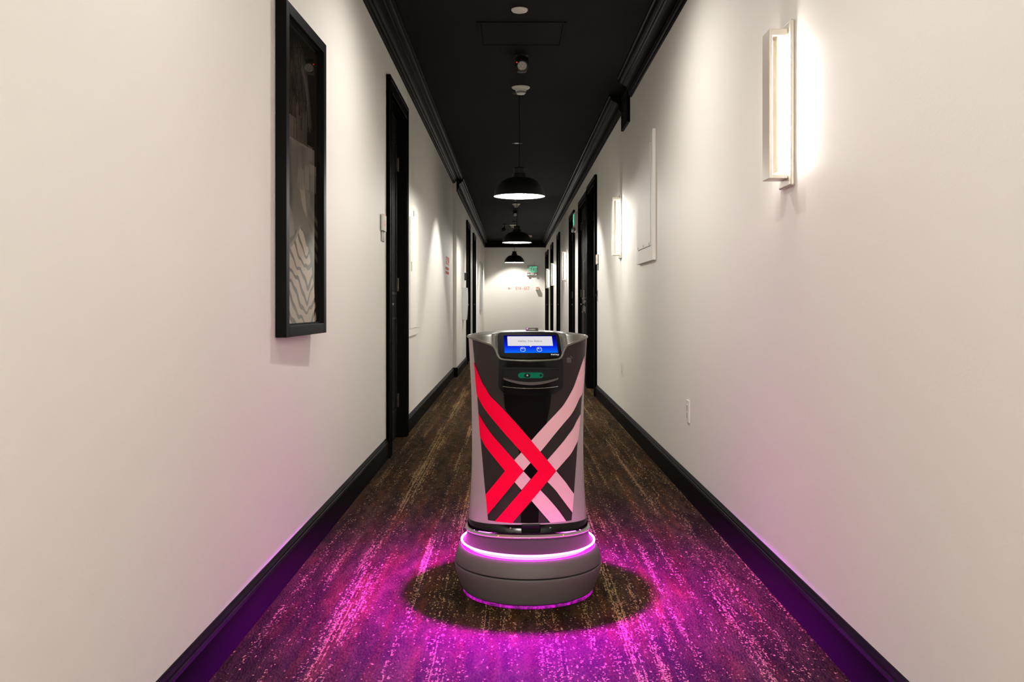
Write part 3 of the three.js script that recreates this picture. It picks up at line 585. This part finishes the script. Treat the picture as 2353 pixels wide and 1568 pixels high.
  function sheet(px, off, { edge = 0, step = 0.006 } = {}) {
    const P = px.map(onFront), pos = [], nor = [], n = P.length;
    const point = (X, h, o) => { const N = nrm(X, h); return [X + N.x * o, h + N.y * o, front(X, h) + N.z * o, N.x, N.y, N.z]; };
    const put = (...q) => { for (const p of q) { pos.push(p[0], p[1], p[2]); nor.push(p[3], p[4], p[5]); } };
    const ys = new Set(P.map(p => p[1])); const y0 = Math.min(...ys), y1 = Math.max(...ys);
    for (let y = y0; y < y1; y += step) ys.add(y);
    const rows = [...ys].sort((a, b) => a - b);
    for (let r = 0; r < rows.length - 1; r++) {
      const a = rows[r], b = rows[r + 1]; if (b - a < 1e-7) continue; const m = (a + b) / 2, cuts = [];
      for (let i = 0; i < n; i++) { const p = P[i], q = P[(i + 1) % n]; if ((p[1] < m) !== (q[1] < m)) { const X = (y) => p[0] + (q[0] - p[0]) * (y - p[1]) / (q[1] - p[1]); cuts.push([X(m), X(a), X(b)]); } }
      cuts.sort((c, d) => c[0] - d[0]);
      for (let i = 0; i + 1 < cuts.length; i += 2) {
        const L = cuts[i], R = cuts[i + 1], k = Math.max(1, Math.ceil((R[0] - L[0]) / step));
        for (let j = 0; j < k; j++) {
          const A = point(lerp(L[1], R[1], j / k), a, off), B = point(lerp(L[1], R[1], (j + 1) / k), a, off), C = point(lerp(L[2], R[2], (j + 1) / k), b, off), D = point(lerp(L[2], R[2], j / k), b, off);
          put(A, B, C, A, C, D);
        }
      }
    }
    const area = P.reduce((s, p, i) => { const q = P[(i + 1) % n]; return s + p[0] * q[1] - q[0] * p[1]; }, 0), sg = area > 0 ? 1 : -1;
    const depth = edge || off;
    for (let i = 0; i < n; i++) {                          // sides down to the surface
      const p = P[i], q = P[(i + 1) % n], len = Math.hypot(q[0] - p[0], q[1] - p[1]), k = Math.max(1, Math.ceil(len / step)); if (len < 1e-7) continue;
      const N = [sg * (q[1] - p[1]) / len, -sg * (q[0] - p[0]) / len, 0];
      for (let j = 0; j < k; j++) {
        const a = [lerp(p[0], q[0], j / k), lerp(p[1], q[1], j / k)], b = [lerp(p[0], q[0], (j + 1) / k), lerp(p[1], q[1], (j + 1) / k)];
        const A = point(...a, off), B = point(...b, off), C = point(...b, off - depth), D = point(...a, off - depth);
        for (const v of [A, B, C, D]) { v[3] = N[0]; v[4] = N[1]; v[5] = N[2]; }
        if (sg > 0) put(A, D, C, A, C, B); else put(A, C, D, A, B, C);
      }
    }
    const g = new THREE.BufferGeometry(); g.setAttribute('position', new THREE.Float32BufferAttribute(pos, 3)); g.setAttribute('normal', new THREE.Float32BufferAttribute(nor, 3));
    g.setAttribute('uv', new THREE.Float32BufferAttribute(new Float32Array(pos.length / 3 * 2), 2)); return g;
  }
  const rounded = (x0, y0, x1, y1, r, n = 6) => { const p = []; for (const [cx, cy, a0] of [[x1 - r, y0 + r, -90], [x1 - r, y1 - r, 0], [x0 + r, y1 - r, 90], [x0 + r, y0 + r, 180]]) for (let i = 0; i <= n; i++) { const a = (a0 + 90 * i / n) * Math.PI / 180; p.push([cx + r * Math.cos(a), cy + r * Math.sin(a)]); } return p; };

  mesh('front_panel', sheet([[1086, 779], [1100, 783], [1122, 790], [1134, 794], [1141, 805], [1145, 820], [1160, 825], [1217, 829], [1275, 825], [1291, 817], [1296, 805], [1300, 796], [1310, 790], [1330, 784], [1346, 779], [1343, 850], [1336, 920], [1331.7, 980], [1328, 1000], [1318.4, 1134.6], [1313, 1196], [1290, 1199.5], [1250, 1202.5], [1217, 1203], [1180, 1202], [1145, 1199], [1121.6, 1195.7], [1113, 1104], [1104, 1000], [1102, 980], [1096.6, 901.6], [1091.2, 834]], 0.0012), panelDark, t);
  mesh('centre_channel', sheet([[1157, 905], [1217, 908], [1267, 905], [1264, 935], [1255, 975], [1243, 1040], [1239, 1120], [1237, 1201], [1217, 1202.4], [1197, 1201.8], [1196, 1120], [1193, 1040], [1176, 975], [1160, 935]], 0.0022), glossBlack, t);
  const soften = (p) => { const n = p.length, out = [], ang = (i) => { const a = p[(i + n - 1) % n], b = p[i], c = p[(i + 1) % n]; return Math.abs(Math.atan2((b[0] - a[0]) * (c[1] - b[1]) - (b[1] - a[1]) * (c[0] - b[0]), (b[0] - a[0]) * (c[0] - b[0]) + (b[1] - a[1]) * (c[1] - b[1]))) < 0.45; };
    for (let i = 0; i < n; i++) { const A = p[i], B = p[(i + 1) % n], a = ang(i), b = ang((i + 1) % n), P = p[(i + n - 1) % n], N = p[(i + 2) % n]; out.push(A);
      if (a || b) for (const t of [0.25, 0.5, 0.75]) { const t2 = t * t, t3 = t2 * t, v = [0, 1].map(k => { const d = B[k] - A[k], m1 = a ? (B[k] - P[k]) / 2 : d, m2 = b ? (N[k] - A[k]) / 2 : d; return (2 * t3 - 3 * t2 + 1) * A[k] + (t3 - 2 * t2 + t) * m1 + (3 * t2 - 2 * t3) * B[k] + (t3 - t2) * m2; }); out.push(v); } }
    return out; };
  const L = (px, mat, name) => mesh(name, sheet(soften(px), mat === redWrap ? 0.0034 : 0.0029), mat, t);
  L([[1091.2, 834], [1099.1, 855.7], [1109.3, 880], [1118.3, 895.3], [1127.2, 910.6], [1141.2, 924.6], [1156.5, 940.5], [1182, 968], [1207.6, 997.3], [1224.1, 1017], [1277, 1082], [1241.3, 1126.4], [1221, 1151], [1176.8, 1202.2], [1137.5, 1198.3], [1236, 1082.7], [1180.1, 1019], [1162.9, 999.8], [1143.8, 976.9], [1131, 961.6], [1118.3, 945], [1109.3, 931], [1101, 914.4], [1096.6, 901.6]], redWrap, 'red_stripe');
  L([[1101, 951.4], [1107.4, 962.9], [1118.3, 980.7], [1131, 999.2], [1147.6, 1018.5], [1203.1, 1082], [1121.4, 1182.3], [1116.7, 1136.7], [1160.6, 1082.5], [1122, 1033.7], [1113.7, 1021], [1106, 1005.5], [1104.2, 1001]], redWrap, 'red_stripe');
  L([[1341.5, 818], [1340.2, 822.6], [1333.8, 841.7], [1324.9, 868.5], [1314.7, 895.3], [1296.8, 927.1], [1284.1, 943.1], [1258.6, 970.5], [1233, 998.6], [1219.7, 1013.9], [1241.3, 1038.6], [1258, 1018.5], [1271.3, 1001.5], [1296.8, 970.5], [1309.6, 955.2], [1319.8, 938.6], [1330, 915.7], [1336.8, 901.6], [1341, 860]], pinkWrap, 'pink_stripe');
  L([[1332.6, 952.7], [1324.9, 966.7], [1316, 984.5], [1303.2, 1002.4], [1290.5, 1019], [1257.4, 1057.5], [1277.5, 1082], [1298.8, 1057.5], [1311.4, 1042], [1321.2, 1023.8], [1327, 1009], [1330.5, 980]], pinkWrap, 'pink_stripe');
  L([[1277.7, 1082.7], [1297.4, 1106.6], [1307.2, 1120.6], [1317.8, 1135.3], [1314.3, 1178], [1290.4, 1145.9], [1276.4, 1127], [1257.8, 1107.3]], pinkWrap, 'pink_stripe');
  L([[1241.3, 1126.2], [1221, 1150.8], [1264.9, 1201.6], [1300.2, 1198], [1283.4, 1174], [1262.3, 1148.7]], pinkWrap, 'pink_stripe');
  L([[1197.8, 1040], [1218.9, 1063.8], [1203.1, 1082], [1181.7, 1057.5]], pinkWrap, 'pink_diamond');
  L([[1203.1, 1083.5], [1219.5, 1101], [1198.5, 1126.2], [1182.1, 1107.3]], pinkWrap, 'pink_diamond');
  mesh('touch_symbol', [sheet(rounded(1302, 822, 1312, 834, 2), 0.0016), sheet([[1310, 817.5], [1314, 819.5], [1316, 823], [1314.6, 823.6], [1313, 820.8], [1309.6, 819]], 0.0016)], phy({ color: lin(0.075, 0.06, 0.055), roughness: 0.4 }), t);

  // sensor pod under the screen
  const pod = mesh('sensor_pod', sheet([[1149, 826], [1217, 832], [1289, 826], [1290.5, 850], [1289.5, 886], [1286, 894], [1272, 903], [1217, 908], [1161, 903], [1150, 893], [1147.5, 884], [1148.5, 850]], 0.014, { edge: 0.014 }), glossBlack, t);
  mesh('sensor_window', sheet([[1158.5, 844], [1280, 844], [1279, 866], [1250, 874], [1218, 877], [1188, 874], [1158.5, 866]], 0.0147, { edge: 0.002 }), phy({ color: lin(0.012, 0.0105, 0.009), roughness: 0.35, specularIntensity: 0.25 }), pod);
  mesh('window_brow', sheet([[1158.5, 843], [1280, 843], [1280, 847], [1158.5, 847]], 0.0168, { edge: 0.004 }), blackSatin, pod);
  { const a = [], b = []; for (let i = 0; i <= 16; i++) { const s = i / 16, u = lerp(1158.8, 1279, s), q = 1 - (2 * s - 1) ** 2; a.push([u, 866.5 + 10 * q]); b.unshift([u, 870 + 13 * q]); } mesh('window_sill', sheet([...a, ...b], 0.0185, { edge: 0.005 }), phy({ color: lin(0.075, 0.065, 0.052), roughness: 0.5 }), pod); }
  mesh('lens_bezel', sheet(rounded(1188, 852, 1249, 869.5, 8.7), 0.0165, { edge: 0.004 }), blackSatin, pod);
  mesh('sensor_board', sheet(rounded(1190.8, 854.6, 1247, 867.2, 6.2), 0.0172, { edge: 0.002 }), phy({ color: lin(0.004, 0.16, 0.075), roughness: 0.5, specularIntensity: 0.08 }), pod);
  mesh('camera_lens', sheet(rounded(1204, 856.6, 1218, 865.8, 4.6), 0.0186, { edge: 0.003 }), phy({ color: lin(0.006, 0.012, 0.016), roughness: 0.25 }), pod);
  mesh('painted_glint', sheet(rounded(1209.2, 858.8, 1213, 862.4, 1.7), 0.0192, { edge: 0.002 }), phy({ color: lin(0.32, 0.5, 0.45), roughness: 0.3 }), pod);  // pale spot painted as a glint on the lens
  mesh('camera_lens', sheet(rounded(1238.4, 857.8, 1244, 863.6, 2.7), 0.0186, { edge: 0.003 }), blackSatin, pod);
  { const a = [], b = []; for (let i = 0; i <= 16; i++) { const s = i / 16, u = lerp(1157.5, 1279, s), q = 1 - (2 * s - 1) ** 2; a.push([u, 886 + 4.6 * q]); b.unshift([u, 887 + 4.8 * q]); } mesh('chrome_line', sheet([...a, ...b], 0.0158, { edge: 0.003 }), std({ color: lin(0.75, 0.74, 0.72), roughness: 0.25, metalness: 1 }), pod); }

  // lid
  const LW = 0.2105, SLOPE = 0.662;
  const lidTop = (X) => 0.9035 - 0.0125 * (Math.abs(X) / LW) ** 2.2;
  const zf = (X) => front(clamp(X, -0.2084, 0.2084), seam(Math.abs(X))) + 0.002, zb = (X) => CZ - 0.194 * Math.pow(Math.max(0, 1 - Math.abs(X / LW) ** EX), 1 / EX);
  const lidH = (X, z) => { const s = seam(Math.abs(X)) + 0.001, top = lidTop(X), a = s + (zf(X) - z) * SLOPE, k = 0.006, q = clamp(0.5 + (a - top) / (2 * k)); return lerp(a, top, q) - k * q * (1 - q); };
  {
    const NX = 90, NZ = 50, pos = [], idx = [];
    for (let i = 0; i <= NX; i++) { const X = -LW * Math.cos(i / NX * Math.PI) * 0.9995, a = zf(X), b = Math.min(zb(X), a - 0.0005); for (let j = 0; j <= NZ; j++) { const z = lerp(a, b, (j / NZ) ** 1.15); pos.push(X, lidH(X, z), z); } }
    for (let i = 0; i < NX; i++) for (let j = 0; j < NZ; j++) { const p = i * (NZ + 1) + j; idx.push(p, p + NZ + 1, p + 1, p + 1, p + NZ + 1, p + NZ + 2); }
    const g = new THREE.BufferGeometry(); g.setAttribute('position', new THREE.Float32BufferAttribute(pos, 3)); g.setIndex(idx); g.computeVertexNormals();
    g.setAttribute('uv', new THREE.Float32BufferAttribute(new Float32Array(pos.length / 3 * 2), 2));
    mesh('lid', g, lidGrey, t);
    const loop = []; for (let i = 0; i <= 70; i++) { const X = -LW * Math.cos(i / 70 * Math.PI) * 0.999; loop.push(new THREE.Vector3(X, lidH(X, zf(X)) - 0.002, zf(X) + 0.001)); }
    for (let i = 1; i < 50; i++) { const X = LW * Math.cos(i / 50 * Math.PI) * 0.999; loop.push(new THREE.Vector3(X, lidH(X, zb(X)) - 0.003, zb(X))); }
    mesh('lid_rim', new THREE.TubeGeometry(new THREE.CatmullRomCurve3(loop, true), 260, 0.0042, 10, true), lidGrey, t);
  }
  // screen: u across, v up the slope, w out of it
  const tiltA = Math.atan(SLOPE), scr = new THREE.Matrix4().makeRotationX(tiltA - Math.PI / 2).setPosition(0, 0.8125, front(0, 0.811) + 0.003);
  {
    const sh = new THREE.Shape(); sh.moveTo(-0.102, 0.016); sh.quadraticCurveTo(-0.06, 0.006, 0, 0.005); sh.quadraticCurveTo(0.06, 0.006, 0.102, 0.016); sh.quadraticCurveTo(0.111, 0.02, 0.111, 0.034); sh.lineTo(0.106, 0.134); sh.quadraticCurveTo(0.105, 0.15, 0.092, 0.153); sh.quadraticCurveTo(0, 0.161, -0.092, 0.153); sh.quadraticCurveTo(-0.105, 0.15, -0.106, 0.134); sh.lineTo(-0.111, 0.034); sh.quadraticCurveTo(-0.111, 0.02, -0.102, 0.016);
    mesh('screen_bezel', new THREE.ExtrudeGeometry(sh, { depth: 0.004, bevelEnabled: true, bevelSize: 0.002, bevelThickness: 0.002, bevelSegments: 3, curveSegments: 12 }).applyMatrix4(scr), glossBlack, t);
    const display = canvasTexture(1024, 576, (c, w, h) => {
      const g = c.createLinearGradient(0, 0, 0, h); g.addColorStop(0, '#02025a'); g.addColorStop(0.55, '#0a1ccc'); g.addColorStop(0.72, '#0b36e6'); g.addColorStop(1, '#0c6cf4'); c.fillStyle = g; c.fillRect(0, 0, w, h);
      c.fillStyle = '#dcd8de'; c.beginPath(); c.roundRect(68, 34, 876, 316, 12); c.fill();
      c.beginPath(); c.moveTo(488, 348); c.lineTo(532, 348); c.lineTo(510, 388); c.fill();
      c.fillStyle = '#55505a'; c.font = '76px sans-serif'; const s = "Hello, I'm Astro", m = c.measureText(s).width; c.save(); c.translate(506, 222); c.scale(476 / m, 1); c.textAlign = 'center'; c.fillText(s, 0, 0); c.restore();
      for (const x of [355, 672]) { c.strokeStyle = '#e8ecff'; c.lineWidth = 9; c.beginPath(); c.roundRect(x - 44, 398, 88, 132, 40); c.stroke(); c.fillStyle = '#ffffff'; c.beginPath(); c.ellipse(x - 14, 438, 12, 15, 0, 0, 7); c.fill(); c.beginPath(); c.ellipse(x + 18, 446, 7, 9, 0, 0, 7); c.fill(); }
    });
    mesh('display', new THREE.PlaneGeometry(0.182, 0.1025).translate(0.005, 0.083, 0.0066).applyMatrix4(scr), phy({ color: lin(0, 0, 0), roughness: 0.5, specularIntensity: 0, emissive: lin(1, 1, 1), emissiveMap: display, emissiveIntensity: 0.62 }), t);
    const word = text('Relay', 0.0078, bold, 0.0004); const b = word.boundingBox;
    mesh('maker_lettering', word.translate(-b.max.x, 0, 0).scale(1.0, 1, 1).translate(0.099, 0.0185, 0.0062).applyMatrix4(scr), std({ color: lin(0.7, 0.7, 0.72), roughness: 0.5 }), t);
  }
  // small status tag standing at the back of the lid
  const tagP = mesh('rear_tag', rbox(0.045, 0.02, 0.012, 0.024, 0.904, -0.14, 0.002), std({ color: lin(0.03, 0.033, 0.025), roughness: 0.5 }), t);
  mesh('tag_light', new THREE.SphereGeometry(0.0028, 10, 8).translate(0.0055, 0.9105, -0.134), std({ color: lin(0.4, 0.1, 0.3), emissive: lin(1, 0.2, 0.75), emissiveIntensity: 0.9 }), tagP);
  mesh('tag_print', [-0.007, -0.001, 0.004, 0.008, 0.0135].map((x, i) => box(0.0035 + 0.0015 * (i % 2), 0.004, 0.0006, x + 0.02, 0.9085, -0.1338)), std({ color: lin(0.45, 0.48, 0.4), roughness: 0.6 }), tagP);
}

renderer.render(scene, camera);
